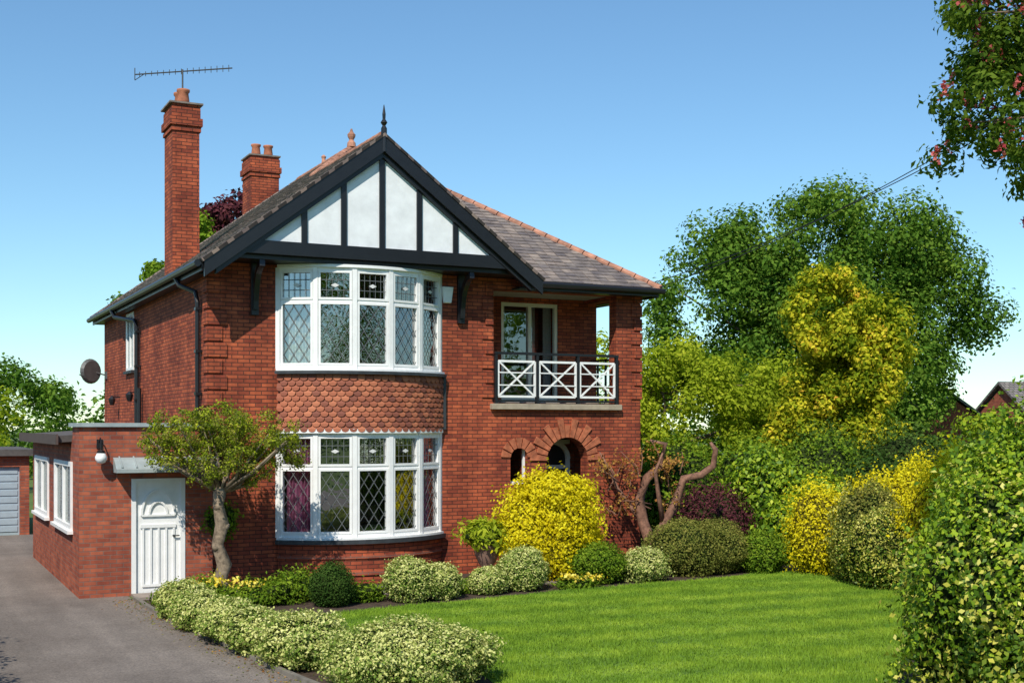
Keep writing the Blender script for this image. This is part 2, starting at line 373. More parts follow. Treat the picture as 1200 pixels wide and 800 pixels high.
nt.links.new(lawncol(nt),b.inputs['Base Color']); b.inputs['Roughness'].default_value=.9; bump(nt,b,noise(nt,40,4),.8,.03)
s=MB(); s.poly([(x,y,.008) for x,y in lawn_pts]); lawn=s.build('lawn',lm)
def inside(px,py,poly):
    c=np.zeros(len(px),bool); j=len(poly)-1
    for i in range(len(poly)):
        xi,yi=poly[i];xj,yj=poly[j]
        cond=((yi>py)!=(yj>py))&(px<(xj-xi)*(py-yi)/(yj-yi+1e-12)+xi); c^=cond; j=i
    return c
rng=np.random.default_rng(5)
n=330000; px=rng.uniform(-.5,12,n);py=rng.uniform(-15,-2.3,n); ok=inside(px,py,lawn_pts); px=px[ok];py=py[ok];n=len(px)
base=np.stack([px,py,np.full(n,.006)],1); an=rng.uniform(0,2*pi,n); wv=np.stack([np.cos(an),np.sin(an),np.zeros(n)],1)*.007
hh=rng.uniform(.02,.055,n)*(1+.35*np.sin(px*2.1+np.sin(py*1.7)*2)*np.sin(py*2.9+px)); tip=base+np.stack([rng.normal(size=n)*.014,rng.normal(size=n)*.014,hh],1)
bm,nt,b=nm('grass_blade'); nt.links.new(lawncol(nt),b.inputs['Base Color']); b.inputs['Roughness'].default_value=.7; b.inputs['Specular IOR Level'].default_value=.2
fastmesh('grass_blades',np.stack([base-wv,base+wv,tip],1).reshape(-1,3),3,[bm],rng.uniform(size=n),lawn)
# ------------------------------------------------------------------ HOUSE
H=empty('brick_house')
CX,CY,R,HA=3.0,1.77,2.42,radians(43)
YB=1.9
wb=MB()
wall(wb,'x',0,.3,0,9.46,0,6.08,[(1.45,4.55,.87,2.87),(1.45,4.55,4.08,6.0),(7.12,8.12,0,2.80),(6.27,6.66,1.8,2.55),(5.86,8.84,3.5,5.84)])
wall(wb,'y',0,.3,.3,12.4,0,6.08,[(7.75,8.8,4.37,5.78)])
wall(wb,'y',9.16,.3,.3,12.4,0,6.08,[(.45,YB,3.5,5.84)])
wb.box(.3,9.16,12.1,12.4,0,6.08)
wall(wb,'x',YB,.25,5.86,9.16,3.4,6.08,[(6.99,8.43,3.54,5.80)])
wb.box(5.62,5.86,.3,YB+.25,3.4,6.08)
wb.build('walls',BRICK,H)
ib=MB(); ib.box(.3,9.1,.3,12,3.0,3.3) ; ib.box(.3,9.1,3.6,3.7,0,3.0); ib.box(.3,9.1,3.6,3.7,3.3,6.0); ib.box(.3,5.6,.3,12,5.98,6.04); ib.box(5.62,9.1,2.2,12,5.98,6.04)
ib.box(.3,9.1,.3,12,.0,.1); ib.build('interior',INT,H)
fb=MB(); fb.box(1.8,4.2,1.6,2.3,.1,.95); fb.box(1.8,4.2,2.2,2.45,.95,1.35); fb.lathe((2.3,1.2,.1),[(.25,0),(.03,.05),(.03,1.2),(.2,1.25),(.12,1.6)],12); fb.box(3.6,4.1,1.0,1.5,3.3,4.5); fb.build('room_furniture',plain('furniture_fabric',(.3,.22,.15),.9,.2),H)
ac=(7.62,2.28); ar=.5
sp=MB()
for sgn in (-1,1):
    for i in range(8):
        a0=pi/2*i/8; a1=pi/2*(i+1)/8
        x0=ac[0]+sgn*ar*cos(a0);z0=ac[1]+ar*sin(a0);x1=ac[0]+sgn*ar*cos(a1);z1=ac[1]+ar*sin(a1)
        q=[(x0,z0),(x1,z1),(x1,2.80),(x0,2.80)]
        sp.hexa([(a,.004,c) for a,c in q]+[(a,.3,c) for a,c in q])
sp.build('arch_spandrels',BRICK,H)
vs=MB(); nvs=15
for i in range(nvs):
    a0=pi*(i+.1)/nvs;a1=pi*(i+.9)/nvs; ro=.9 if i%2==0 else .76
    q=[(ac[0]+r*cos(a),ac[1]+r*sin(a)) for r,a in ((.5,a0),(ro,a0),(ro,a1),(.5,a1))]
    dp=-.04 if i%2==0 else -.02
    vs.hexa([(a,dp,c) for a,c in q]+[(a,.06,c) for a,c in q])
ac2=(6.465,2.36)
for i in range(7):
    a0=pi*(i+.1)/7;a1=pi*(i+.9)/7
    q=[(ac2[0]+r*cos(a),ac2[1]+r*sin(a)) for r,a in ((.2,a0),(.42,a0),(.42,a1),(.2,a1))]
    vs.hexa([(a,-.03,c) for a,c in q]+[(a,-.004,c) for a,c in q])
vs.build('arch_voussoirs',plain('orange_brick_voussoir',(.42,.13,.06),.85,.3,8),H)
pr=MB(); pr.box(6.9,8.6,1.25,1.3,0,3.0); pr.box(6.85,6.95,.3,1.25,0,3); pr.box(8.5,8.6,.3,1.25,0,3); pr.build('porch_walls',BRICK2,H)
pd=MB(); pd.box(7.36,7.46,1.02,1.15,0,2.40);pd.box(8.16,8.26,1.02,1.15,0,2.40);pd.box(7.36,8.26,1.02,1.15,2.62,2.72);pd.box(7.46,8.16,1.02,1.15,2.08,2.16)
for i in range(10):
    a0=pi*i/10;a1=pi*(i+1)/10
    q=[(7.81+rx*cos(a),2.30+rz*sin(a)) for rx,rz,a in ((.35,.32,a0),(.45,.42,a0),(.45,.42,a1),(.35,.32,a1))]
    pd.hexa([(a,1.0,c) for a,c in q]+[(a,1.10,c) for a,c in q])
pd.box(6.27,6.31,.1,.16,1.8,2.55);pd.box(6.62,6.66,.1,.16,1.8,2.55);pd.box(6.31,6.62,.1,.16,1.8,1.86);pd.build('porch_door_frame',WHITE,H)
pd=MB(); pd.box(7.46,8.16,1.06,1.14,0,2.66); pd.box(7.54,7.76,1.04,1.06,.3,.9); pd.box(7.86,8.08,1.04,1.06,.3,.9); pd.box(7.54,8.08,1.045,1.06,1.1,1.9); pd.build('porch_door',plain('dark_door_paint',(.03,.03,.035),.3),H)
qb=MB(); z=.1; i=0
while z<5.95:
    wq=.36 if i%2==0 else .27
    qb.box(-.03,wq,-.03,.3,z,z+.255); z+=.3; i+=1
z=3.6;i=0
while z<5.75:
    wq=.24 if i%2==0 else .17
    qb.box(5.86-wq,5.87,-.03,.12,z,z+.255); qb.box(9.46-wq+.0,9.49,-.03,.2,z,z+.255)
    z+=.3;i+=1
qb.build('brick_quoins',BRICK,H,bevel=.008)
uvarc=lambda co: (math.atan2(co.x-CX,CY-co.y)*2.46,co.z)
bb=MB(); bb.arc(CX,CY,2.2,2.47,0,.78,HA,28); bb.build('bay_base_wall',BRICK,H,uv=uvarc)
bb=MB(); bb.arc(CX,CY,2.46,2.50,.18,.26,HA,28); bb.arc(CX,CY,2.46,2.50,.5,.56,HA,28); bb.build('bay_plinth_course',BRICK2,H,uv=uvarc)
bb=MB(); bb.arc(CX,CY,2.2,2.46,2.96,4.0,HA,28); bb.arc(CX,CY,.5,2.2,2.96,3.2,HA,28);bb.build('bay_apron_core',BRICK2,H,uv=uvarc)
bb=MB(); bb.arc(CX,CY,2.2,2.58,.78,.86,HA,28); bb.arc(CX,CY,2.2,2.60,4.0,4.06,HA,28); bb.box(4.72,4.78,-.08,0,2.95,4.02); bb.build('bay_sills',DARKSILL,H)
bb=MB(); bb.arc(CX,CY,2.2,2.52,2.88,2.96,HA,28); bb.arc(CX,CY,2.2,2.50,6.02,6.075,HA,28); bb.arc(CX,CY,2.2,2.55,4.06,4.10,HA,28); bb.arc(CX,CY,2.2,2.53,.86,.90,HA,28); bb.build('bay_heads',WHITE,H)
rng=np.random.default_rng(3)
rows=11; tw=radians(3.55); tm=MB(); faces_var=[]
for r in range(rows):
    zt=4.02-r*.097; off=(r%2)*tw/2; nn=int(2*HA/tw)+1
    for i in range(nn):
        a=-HA+off+i*tw
        if a>HA-.01: continue
        R0=2.475;R1=2.52+rng.uniform(-.004,.006); pts=[]
        ww=tw*.95
        def P(da,z,Rr): return (CX+Rr*sin(a+da),CY-Rr*cos(a+da),z)
        pts=[P(0,zt,R0),P(0,zt-.09,R1-.003)]
        for j in range(1,6):
            th=pi*j/6; pts.append(P(ww/2-ww/2*cos(th),zt-.09-.062*sin(th),R1))
        pts+= [P(ww,zt-.09,R1-.003),P(ww,zt,R0)]
        tm.poly(pts); faces_var.append(rng.uniform())
tmat,nt,b=nm('clay_hanging_tile'); at=N(nt,'ShaderNodeAttribute'); at.attribute_name='var'
nt.links.new(ramp(nt,[(0,(.18,.055,.035)),(.5,(.34,.10,.048)),(1,(.46,.155,.075))],at.outputs['Fac']),b.inputs['Base Color']); b.inputs['Roughness'].default_value=.8
to=tm.build('hanging_tiles',tmat,H); a_=to.data.attributes.new('var','FLOAT','FACE'); a_.data.foreach_set('value',faces_var)
sm=to.modifiers.new('s','SOLIDIFY'); sm.thickness=.014; sm.offset=0
fr=MB(); gl=MB(); ld=MB(); cn=MB()
def diamonds(mb,P,t,n,s0,s1,z0,z1,d,dw=.2,dh=.31,wd=.011):
    W=s1-s0;Hh=z1-z0
    for sg in (1,-1):
        K=int(W/dw+Hh/dh)+2
        for k in range(-K,K+1):
            pts=[]
            c=k+.5
            for ss in (0,W):
                zz=(c-ss/dw)*dh*sg
                if -1e-6<=zz<=Hh+1e-6: pts.append((ss,zz))
            for zz in (0,Hh):
                ss=(c-sg*zz/dh)*dw
                if 1e-6<ss<W-1e-6: pts.append((ss,zz))
            if len(pts)>=2 and (abs(pts[0][0]-pts[1][0])+abs(pts[0][1]-pts[1][1]))>.03:
                q=[Vector((P[0]+t[0]*(s0+a)+n[0]*d,P[1]+t[1]*(s0+a)+n[1]*d,z0+b_)) for a,b_ in pts[:2]]
                mb.bar(q[0],q[1],(n[0],n[1],0),wd,.006)
rngw=np.random.default_rng(6)
def baywin(z0,z1):
    A=[-HA+2*HA*i/5 for i in range(6)]; pts=[(CX+R*sin(a),CY-R*cos(a)) for a in A]
    ztr=z1-(z1-z0)*.33
    for i in range(5):
        P=pts[i];Q=pts[i+1]; L=math.hypot(Q[0]-P[0],Q[1]-P[1]); t=((Q[0]-P[0])/L,(Q[1]-P[1])/L); n=(t[1],-t[0])
        fr.obox(P,t,n,.0,L,-.05,.04,z0,z0+.07); fr.obox(P,t,n,0,L,-.05,.04,z1-.06,z1)
        fr.obox(P,t,n,.045,L-.045,-.05,.035,ztr-.025,ztr+.025)
        for a,bq in ((z0+.07,ztr-.025),(ztr+.025,z1-.06)):
            fr.obox(P,t,n,.045,.09,-.04,.05,a,bq); fr.obox(P,t,n,L-.09,L-.045,-.04,.05,a,bq)
            fr.obox(P,t,n,.09,L-.09,-.04,.05,a,a+.04); fr.obox(P,t,n,.09,L-.09,-.04,.05,bq-.04,bq)
            s0,s1=.09,L-.09
            # panes sit very slightly out of true, as old sashes do
            j=rngw.uniform(-.012,.012,3)
            gl.poly([(P[0]+t[0]*s+n[0]*dn,P[1]+t[1]*s+n[1]*dn,z) for s,z,dn in ((s0,a+.04,-.012+j[0]),(s1,a+.04,-.012+j[1]),(s1,bq-.04,-.012+j[1]+j[2]),(s0,bq-.04,-.012+j[0]+j[2]))])
            if bq<z1-.2: diamonds(ld,P,t,n,s0,s1,a+.04,bq-.04,.018)
            else:
                za=a+.04; zb=bq-.04; cxs=(s0+s1)/2
                for z in (za+(zb-za)*.3,za+(zb-za)*.72):
                    ld.obox(P,t,n,s0,s1,.014,.020,z-.006,z+.006)
                for s in (s0+(s1-s0)*.2,s0+(s1-s0)*.4,s0+(s1-s0)*.6,s0+(s1-s0)*.8):
                    ld.obox(P,t,n,s-.005,s+.005,.0205,.025,za,zb)
                zc=(za+zb)/2
                q=[(cxs-.08,zc),(cxs,zc-.04),(cxs+.08,zc),(cxs,zc+.04)]
                cn.poly([(P[0]+t[0]*s+n[0]*.028,P[1]+t[1]*s+n[1]*.028,z) for s,z in q])
    for i,P in enumerate(pts):
        a=A[i]; t=(cos(a),sin(a)); n=(sin(a),-cos(a))
        fr.obox(P,t,n,-.045,.045,-.07,.055,z0,z1)
baywin(.9,2.88); baywin(4.10,6.02)
fr.build('bay_window_frames',WHITE,H); gl.build('bay_window_glass',GLASS,H); ld.build('window_leads',LEAD,H); cn.build('window_lozenges',NET,H)
def curtain(mb,pts,z0,z1,amp=.04,n=None):
    n=n or 24
    (x0,y0),(x1,y1)=pts; dx,dy=x1-x0,y1-y0; l=math.hypot(dx,dy); nx,ny=-dy/l,dx/l
    for i in range(n):
        q=[]
        for k in (i,i+1):
            f_=k/n; o=amp*sin(k*1.9); q.append((x0+dx*f_+nx*o,y0+dy*f_+ny*o))
        mb.poly([(*q[0],z0),(*q[1],z0),(*q[1],z1),(*q[0],z1)])
cu=MB(); curtain(cu,((1.52,.06),(1.98,-.24)),.95,2.85); curtain(cu,((4.05,-.22),(4.46,.08)),.95,2.85); cu.build('pink_curtains',PINK,H,smooth=True)
cu=MB(); curtain(cu,((1.55,.1),(1.95,-.14)),4.15,6.0); curtain(cu,((4.05,-.14),(4.42,.1)),4.15,6.0); curtain(cu,((7.03,YB+.3),(7.22,YB+.3)),3.55,5.76,.03,10); curtain(cu,((7.80,YB+.3),(7.98,YB+.3)),3.55,5.76,.03,12);curtain(cu,((8.2,YB+.3),(8.40,YB+.3)),3.55,5.76,.03,12); cu.build('net_curtains',NET,H,smooth=True)
f2=MB(); ya,yb=YB+.02,YB+.12
for a,b_ in ((6.99,7.06),(7.68,7.76),(8.36,8.43)): f2.box(a,b_,ya,yb,3.54,5.80)
f2.box(7.06,7.68,ya,yb,5.72,5.80); f2.box(7.76,8.36,ya,yb,5.72,5.80); f2.box(7.06,7.68,ya+.01,yb-.01,3.54,3.66);f2.box(7.76,8.36,ya+.01,yb-.01,3.54,3.66)
f2.build('balcony_door_frame',plain('cream_paint',(.84,.82,.70),.4,.04),H)
f2=MB(); f2.poly([(7.03,YB+.08,3.6),(8.38,YB+.08,3.6),(8.38,YB+.08,5.75),(7.03,YB+.08,5.75)]); f2.build('balcony_door_glass',GLASS2,H)
f2=MB(); f2.box(5.8,8.92,-.12,.299,3.36,3.48); f2.build('balcony_slab',STONE,H,bevel=.01)
f2=MB(); f2.box(5.87,9.15,.301,YB-.01,3.40,3.52); f2.box(5.87,9.15,.31,YB-.01,5.92,5.97); f2.build('balcony_floor_and_ceiling',plain('balcony_plaster',(.4,.36,.3),.8),H)
rb=MB(); rw=MB(); xs=[5.9,6.86,7.84,8.80]
for x in xs: rb.box(x-.03,x+.03,-.10,-.03,3.48,4.50)
rb.box(5.865,8.835,-.11,-.02,4.50,4.55); rb.box(5.935,8.765,-.09,-.04,3.52,3.56)
for y in (.55,.9,1.25,1.6): rb.box(9.3,9.34,y-.02,y+.02,3.5,4.5)
rb.box(9.29,9.35,.45,YB,4.5,4.54)
for a,c in zip(xs[:-1],xs[1:]):
    a+=.055;c-=.055; z0,z1=3.63,4.36; m=(a+c)/2; zm=(z0+z1)/2; Y=-.065; nY=(0,1,0)
    def rbar(x0,z0_,x1,z1_,wd=.045,yy=Y,dp=.03): rw.bar((x0,yy,z0_),(x1,yy,z1_),nY,wd,dp)
    rbar(a,z0,c,z0);rbar(a,z1,c,z1);rbar(a,z0,a,z1,.045,Y-.002);rbar(c,z0,c,z1,.045,Y-.002)
    for k_,(za,zb,xa,xb) in enumerate(((z0,z1,a,c),(z1,z0,a,c))): rbar(xa,za,xb,zb,.032,Y-.004-.002*k_)
    for zz in (zm-.13,zm+.13): rbar(a,zz,c,zz,.024,Y-.009)
rb.build('balcony_rail',BLACK,H); rw.build('balcony_panels',WHITE,H)
f2=MB(); f2.box(-.02,.06,7.75,7.83,4.37,5.78);f2.box(-.02,.06,8.72,8.8,4.37,5.78);f2.box(-.02,.06,7.83,8.72,5.70,5.78);f2.box(-.02,.06,7.83,8.72,4.37,4.45);f2.box(-.02,.06,8.25,8.3,4.45,5.7); f2.build('side_window_frame',WHITE,H)
f2=MB(); f2.box(.02,.03,7.8,8.75,4.4,5.75); f2.build('side_window_glass',GLASS,H)
f2=MB(); f2.box(-.08,.0,7.7,8.85,4.3,4.37); f2.build('side_window_sill',DARKSILL,H)
# roof
yf=-.84; rv=[(-.3,yf,6.0),(3.18,yf,8.61),(3.18,3.69,8.61),(4.7,5.5,9.75),(4.7,9.8,9.75),(-.3,12.8,6.0),(9.7,12.8,6.0),(9.7,-.45,6.0),(6.66,-.45,6.0),(6.66,yf,6.0)]
rf=MB(); rf.v=rv; rf.f=[(0,1,2,3,4,5),(1,9,8,2),(8,7,3,2),(7,6,4,3),(6,5,4)]
ro=rf.build('roof_slates',SLATE,H); m=ro.modifiers.new('s','SOLIDIFY'); m.thickness=.06
import bmesh
bm_=bmesh.new(); bm_.from_mesh(ro.data); bmesh.ops.recalc_face_normals(bm_,faces=bm_.faces)
up=sum(f.normal.z for f in bm_.faces)
if up<0: bmesh.ops.reverse_faces(bm_,faces=bm_.faces)
bm_.to_mesh(ro.data); bm_.free(); m.offset=-1
rng=np.random.default_rng(14); st=MB(); svar=[]
def slate_rows(o,ux,uy,wfun,rows_):
    o=Vector(o);ux=Vector(ux).normalized();uy=Vector(uy).normalized();nn=ux.cross(uy).normalized()
    if nn.z<0: nn=-nn
    for r in range(rows_):
        a,b_=wfun(r*.17)
        if b_-a<.3: continue
        y0=r*.17
        x=a+(.12 if r%2 else 0)
        while x<b_-.22:
            L=.228+rng.uniform(-.008,.008); h=.010+rng.uniform(0,.008)
            p=[o+ux*x+uy*y0+nn*(.002),o+ux*(x+L)+uy*y0+nn*(.002),o+ux*(x+L)+uy*(y0+.17)+nn*.002,o+ux*x+uy*(y0+.17)+nn*.002]
            q=[p[0]+nn*h,p[1]+nn*h,p[2]+nn*.001,p[3]+nn*.001]
            st.hexa(p+q); svar.extend([rng.uniform()]*6); x+=.24
Ls=math.hypot(5.95,3.75); 
def wf(s): 
    f_=s/Ls; xl=6.66-3.48*min(1,f_/.696) if f_<.696 else 3.18+1.52*(f_-.696)/.304
    return xl+.15, 9.7-5.0*f_-.12
slate_rows((0,-.45,6.0),(1,0,0),(0,5.95,3.75),wf,int(Ls/.17))
Lw=math.hypot(5.0,3.75)
def wl(s):
    f_=s/Lw; x=-.3+5*f_
    y0=yf if x<3.18 else 3.69+ (x-3.18)*1.19
    return y0+.02, 12.8-3.0*f_-.1
slate_rows((-.3,0,6.0),(0,1,0),(5.0,0,3.75),wl,int(Lw/.17))
smt,nt,b=nm('slate_single'); at=N(nt,'ShaderNodeAttribute'); at.attribute_name='var'
c=mixc(nt,1.0,ramp(nt,[(.35,(.13,.108,.10)),(.5,(.185,.155,.138)),(.66,(.26,.22,.19))],noise(nt,3.3,5,.75)),ramp(nt,[(0,(.72,.72,.78)),(.6,(1.0,.98,.96)),(1,(1.35,1.28,1.2))],at.outputs['Fac']),'MULTIPLY')
nt.links.new(c,b.inputs['Base Color']); b.inputs['Roughness'].default_value=.65
so_=st.build('slate_courses',smt,H); a_=so_.data.attributes.new('var','FLOAT','FACE'); a_.data.foreach_set('value',svar)
def ridge(mb,p0,p1,r=.085,seg=.32):
    p0=Vector(p0);p1=Vector(p1);L=(p1-p0).length;n=max(1,int(L/seg)); d=(p1-p0)/n
    for i in range(n):
        a=p0+d*i; b_=p0+d*(i+.94); mb.tube([a,b_],[r,r*.93],10)
rt=MB(); ridge(rt,(3.18,yf+.15,8.58),(3.18,3.69,8.58)); ridge(rt,(4.7,5.5,9.72),(4.7,9.8,9.72)); ridge(rt,(9.7,-.45,5.99),(4.7,5.5,9.73)); ridge(rt,(3.18,3.69,8.59),(4.7,5.5,9.72)); ridge(rt,(9.7,12.8,5.99),(4.7,9.8,9.72))
rt.lathe((4.7,5.45,9.75),[(.11,0),(.1,.1),(.05,.17),(.09,.24),(.10,.3),(.04,.37),(.02,.44)],10)
rt.lathe((4.7,7.6,9.78),[(.06,0),(.05,.1),(.07,.15),(.02,.2)],8)
rt.build('ridge_tiles',RIDGE,H,smooth=False)
rt=MB(); ridge(rt,(-.3,12.8,5.99),(4.7,9.8,9.72),.06,.3); rt.build('rear_hip_tiles',SLATE,H)
# gable front
gw=MB(); gw.hexa([(.45,-.66,6.3),(5.91,-.66,6.3),(3.2,-.66,8.34),(3.16,-.66,8.34),(.45,-.5,6.3),(5.91,-.5,6.3),(3.2,-.5,8.34),(3.16,-.5,8.34)]); gw.build('gable_panel',RENDER,H)
gt=MB()
for x in (1.64,2.41,3.18,3.95,4.72):
    top=8.4-.75*abs(x-3.18); gt.box(x-.055,x+.055,-.70,-.64,6.42,top)
gt.box(.30,6.06,-.73,-.60,6.17,6.42)
for sg in (-1,1):
    def bq(y0,y1,o0,o1,L):
        xa,xb=3.18,3.18+sg*L
        za,zb=8.61,8.61-.75*L
        q=[(xa,za-o0),(xb,zb-o0),(xb,zb-o1),(xa,za-o1)]
        gt.hexa([(a,y0,c) for a,c in q]+[(a,y1,c) for a,c in q])
    bq(-.82,-.75,.05,.36,3.42); bq(-.745,-.64,.32,.46,3.2)
gt.box(.1,6.26,-.60,-.0,6.085,6.165)
gt.lathe((3.18,-.78,8.25),[(.06,0),(.06,.45),(.03,.5),(.07,.56),(.03,.62),(.035,.72),(.008,.9)],8)
for x in (.87,5.12):
    gt.box(x-.07,x+.07,-.09,-.001,5.1,6.08)
    prev=None
    for i in range(9):
        th=pi/2*i/8; p=Vector((x,-.09-.5*(1-cos(th)),5.2+.82*sin(th)))
        if prev is not None: gt.bar(prev,p+(p-prev)*.06,(1,0,0),.12,.10)
        prev=p
gt.box(-.27,-.23,-.70,12.7,5.80,5.95); gt.box(-.23,0,-.0,12.7,5.82,5.86)
gt.box(6.55,9.62,-.42,-.38,5.82,5.95); gt.box(6.3,9.62,-.38,-.001,5.84,5.88); gt.box(9.462,9.62,0,12.7,5.82,5.86); gt.box(9.62,9.66,-.42,12.7,5.80,5.95); gt.box(-.23,9.66,12.41,12.75,5.82,5.86)
gt.build('black_timbers',BLACK,H,bevel=.006)
gu=MB(); gu.tube([(-.35,-.75,5.93),(-.35,12.85,5.93)],.065,8); gu.tube([(6.6,-.5,5.93),(9.75,-.5,5.93)],.065,8)
gu.tube([(-.33,1.3,5.88),(-.28,1.15,5.72),(-.09,.62,5.55),(-.08,.5,5.35),(-.08,.5,3.0)],.045,8)
gu.tube([(-.35,8.9,5.88),(-.3,8.7,5.7),(-.1,7.1,5.5),(-.09,6.9,5.3),(-.09,6.9,3.0)],.055,8)
gu.tube([(-.09,6.55,3.9),(-.09,6.55,3.0)],.05,8)
for z in (5.2,4.4,3.6): gu.box(-.14,0,6.82,6.98,z,z+.05); gu.box(-.13,0,.43,.57,z,z+.05)
gu.build('gutters_and_downpipes',BLACK,H,smooth=False)
ch=MB()
def chim(x0,x1,y0,y1,z0,z1):
    ch.box(x0,x1,y0,y1,z0,z1-.5)
    ch.box(x0-.03,x1+.03,y0-.03,y1+.03,z1-.62,z1-.54); ch.box(x0-.06,x1+.06,y0-.06,y1+.06,z1-.5,z1-.34); ch.box(x0-.02,x1+.02,y0-.02,y1+.02,z1-.34,z1-.12); ch.box(x0-.0,x1+.0,y0-.0,y1+.0,z1-.12,z1)
chim(.04,.60,3.4,4.25,5.5,9.85); chim(3.7,4.5,11.0,11.9,6.5,10.6)
ch.build('chimney_stacks',BRICK,H)
ch=MB()
for c in ((.32,3.68,9.83),(.32,4.0,9.83),(3.95,11.4,10.6),(4.3,11.4,10.6)): ch.lathe(c,[(.14,0),(.13,.1),(.11,.26),(.14,.3),(.14,.34),(.1,.34)],12)
ch.build('chimney_pots',TERRA,H,smooth=True)
ch=MB(); ch.box(-.03,.67,3.33,4.32,9.80,9.835); ch.box(3.66,4.54,10.96,11.94,10.55,10.59); ch.build('chimney_flaunching',plain('mortar_flaunching',(.22,.18,.15),.9,.3),H)
al=MB(); al.hexa([(4.74,-.09,5.50),(4.90,-.09,5.50),(4.90,0,5.50),(4.74,0,5.50),(4.70,-.11,5.83),(4.94,-.11,5.83),(4.94,0,5.83),(4.70,0,5.83)])
al.build('alarm_box',WHITE,H,bevel=.02)
di=MB(); di.tube([(-.42,12.0,4.5),(-.38,11.93,4.5)],[.34,.28],20); di.tube([(-.4,12.0,4.5),(-.02,12.0,4.4)],.02,6); di.tube([(-.42,12.0,4.2),(-.75,11.7,4.4)],.012,6); di.box(-.04,0,11.9,12.1,4.3,4.5); di.build('satellite_dish',plain('dish_grey',(.10,.10,.10),.5),H)
di=MB()
for y,z in ((9.8,3.75),(7.2,3.8)): di.box(-.2,0,y-.02,y+.02,z,z+.03); di.lathe((-.2,y,z-.2),[(.05,0),(.08,.1),(.09,.16),(.02,.24)],8)
di.build('wall_lanterns',BLACK,H)
ae=MB(); base=Vector((.32,3.75,10.2)); 
ae.tube([base,base+Vector((0,0,.42))],.018,6)
dirv=Vector((.894,-.35,.09)).normalized(); cen=base+Vector((0,0,.38)); ae.tube([cen-dirv*1.0,cen+dirv*1.05],.014,6)
for i in range(16):
    p=cen+dirv*(-.9+i*.125); h=.05+.0015*i; ae.tube([p-Vector((0,0,h)),p+Vector((0,0,h))],.008,4)
ae.tube([cen-dirv*1.0-Vector((0,0,.12)),cen-dirv*1.0+Vector((0,0,.14))],.010,4); ae.tube([cen-dirv*1.0-Vector((0,0,.12)),cen-dirv*.8],.010,4)
ae.build('tv_aerial',METAL,H)
# ------------------------------------------------------------------ annex
an=MB(); wall(an,'x',-.4,.3,-2.32,0,0,3.0,[(-1.44,-.5,0,2.08)]); wall(an,'y',-2.32,.3,-.1,7.4,0,2.8,[(.45,3.0,1.13,2.37),(4.15,6.7,1.13,2.37)]); an.box(-2.318,-2.02,-.1,.5,2.8,3.0); an.box(-2.02,0,7.1,7.4,0,2.8); an.box(-2.02,0,.2,.5,2.5,3.0)
an.build('annex_walls',BRICK2,H)
an=MB(); an.box(-2.38,.0,-.46,.56,3.0,3.07); an.build('annex_coping',GREY,H)
an=MB(); an.hexa([(-2.55,.58,2.72),(0,.58,2.86),(0,7.6,2.86),(-2.55,7.6,2.72),(-2.55,.58,2.84),(0,.58,3.0),(0,7.6,3.0),(-2.55,7.6,2.84)]); an.build('annex_roof',FELT,H)
an=MB(); an.box(-2.6,-2.56,.5,7.62,2.68,2.87); an.build('annex_fascia',plain('brown_fascia',(.09,.06,.05),.6),H)
an=MB(); ag=MB()
for y0,y1 in ((.45,3.0),(4.15,6.7)):
    X0,X1=-2.36,-2.26
    an.box(X0,X1,y0,y0+.09,1.13,2.37);an.box(X0,X1,y1-.09,y1,1.13,2.37);an.box(X0,X1,y0+.09,y1-.09,2.28,2.37);an.box(X0,X1,y0+.09,y1-.09,1.13,1.22);an.box(-2.42,-2.3,y0-.05,y1+.05,1.07,1.13)
    ym=(y0+y1)/2; an.box(X0+.01,X1,ym-.05,ym+.05,1.22,2.28); 
    ag.box(-2.30,-2.29,y0+.09,y1-.09,1.22,2.28)
an.build('annex_window_frames',WHITE,H); ag.build('annex_window_glass',GLASS,H)
dr=MB(); dr.box(-1.44,-1.36,-.42,-.3,0,2.08);dr.box(-.58,-.5,-.42,-.3,0,2.08);dr.box(-1.36,-.58,-.42,-.3,2.02,2.08); dr.box(-1.36,-.58,-.37,-.31,.03,2.02)
dr.box(-1.25,-.69,-.395,-.37,.15,.2)
for i in range(5):
    x=-1.25+i*.134; dr.box(x,x+.035,-.395,-.37,.2,1.20)
dr.box(-1.28,-.66,-.40,-.37,1.20,1.26)
for rr_,zc_ in ((.29,1.42),(.16,1.42)):
    prev=None
    for i in range(13):
        th=pi*i/12; p=Vector((-.97+rr_*cos(th),-.385,zc_+rr_*1.55*sin(th)))
        if prev is not None: dr.bar(prev,p,(0,1,0),.035,.04)
        prev=p
dr.bar((-1.26,-.385,1.42),(-.68,-.385,1.42),(0,1,0),.035,.038)
dr.build('side_door',WHITE,H)
dr=MB(); dr.tube([(-.70,-.42,1.05),(-.70,-.36,1.05)],.02,8); dr.box(-.72,-.60,-.43,-.41,1.04,1.06); dr.box(-1.4,-.5,-.5,-.30,.0,.03); dr.build('door_handle_and_sill',METAL,H)
cp=MB()
prof=[(-.40,2.46),(-.50,2.43),(-.62,2.36),(-.74,2.28),(-.80,2.26),(-.80,2.20),(-.40,2.20)]
x0,x1=-1.75,.12
cp.poly([(x0,y,z) for y,z in prof][::-1]); cp.poly([(x1,y,z) for y,z in prof])
for i in range(len(prof)):
    a=prof[i];c=prof[(i+1)%len(prof)]; cp.poly([(x0,*a),(x1,*a),(x1,*c),(x0,*c)])
for i in range(8):
    x=x0+.1+i*.245; cp.bar((x,-.41,2.47),(x,-.76,2.285),(0,-.5,1),.025,.03)
cp.build('door_canopy',GREY,H)
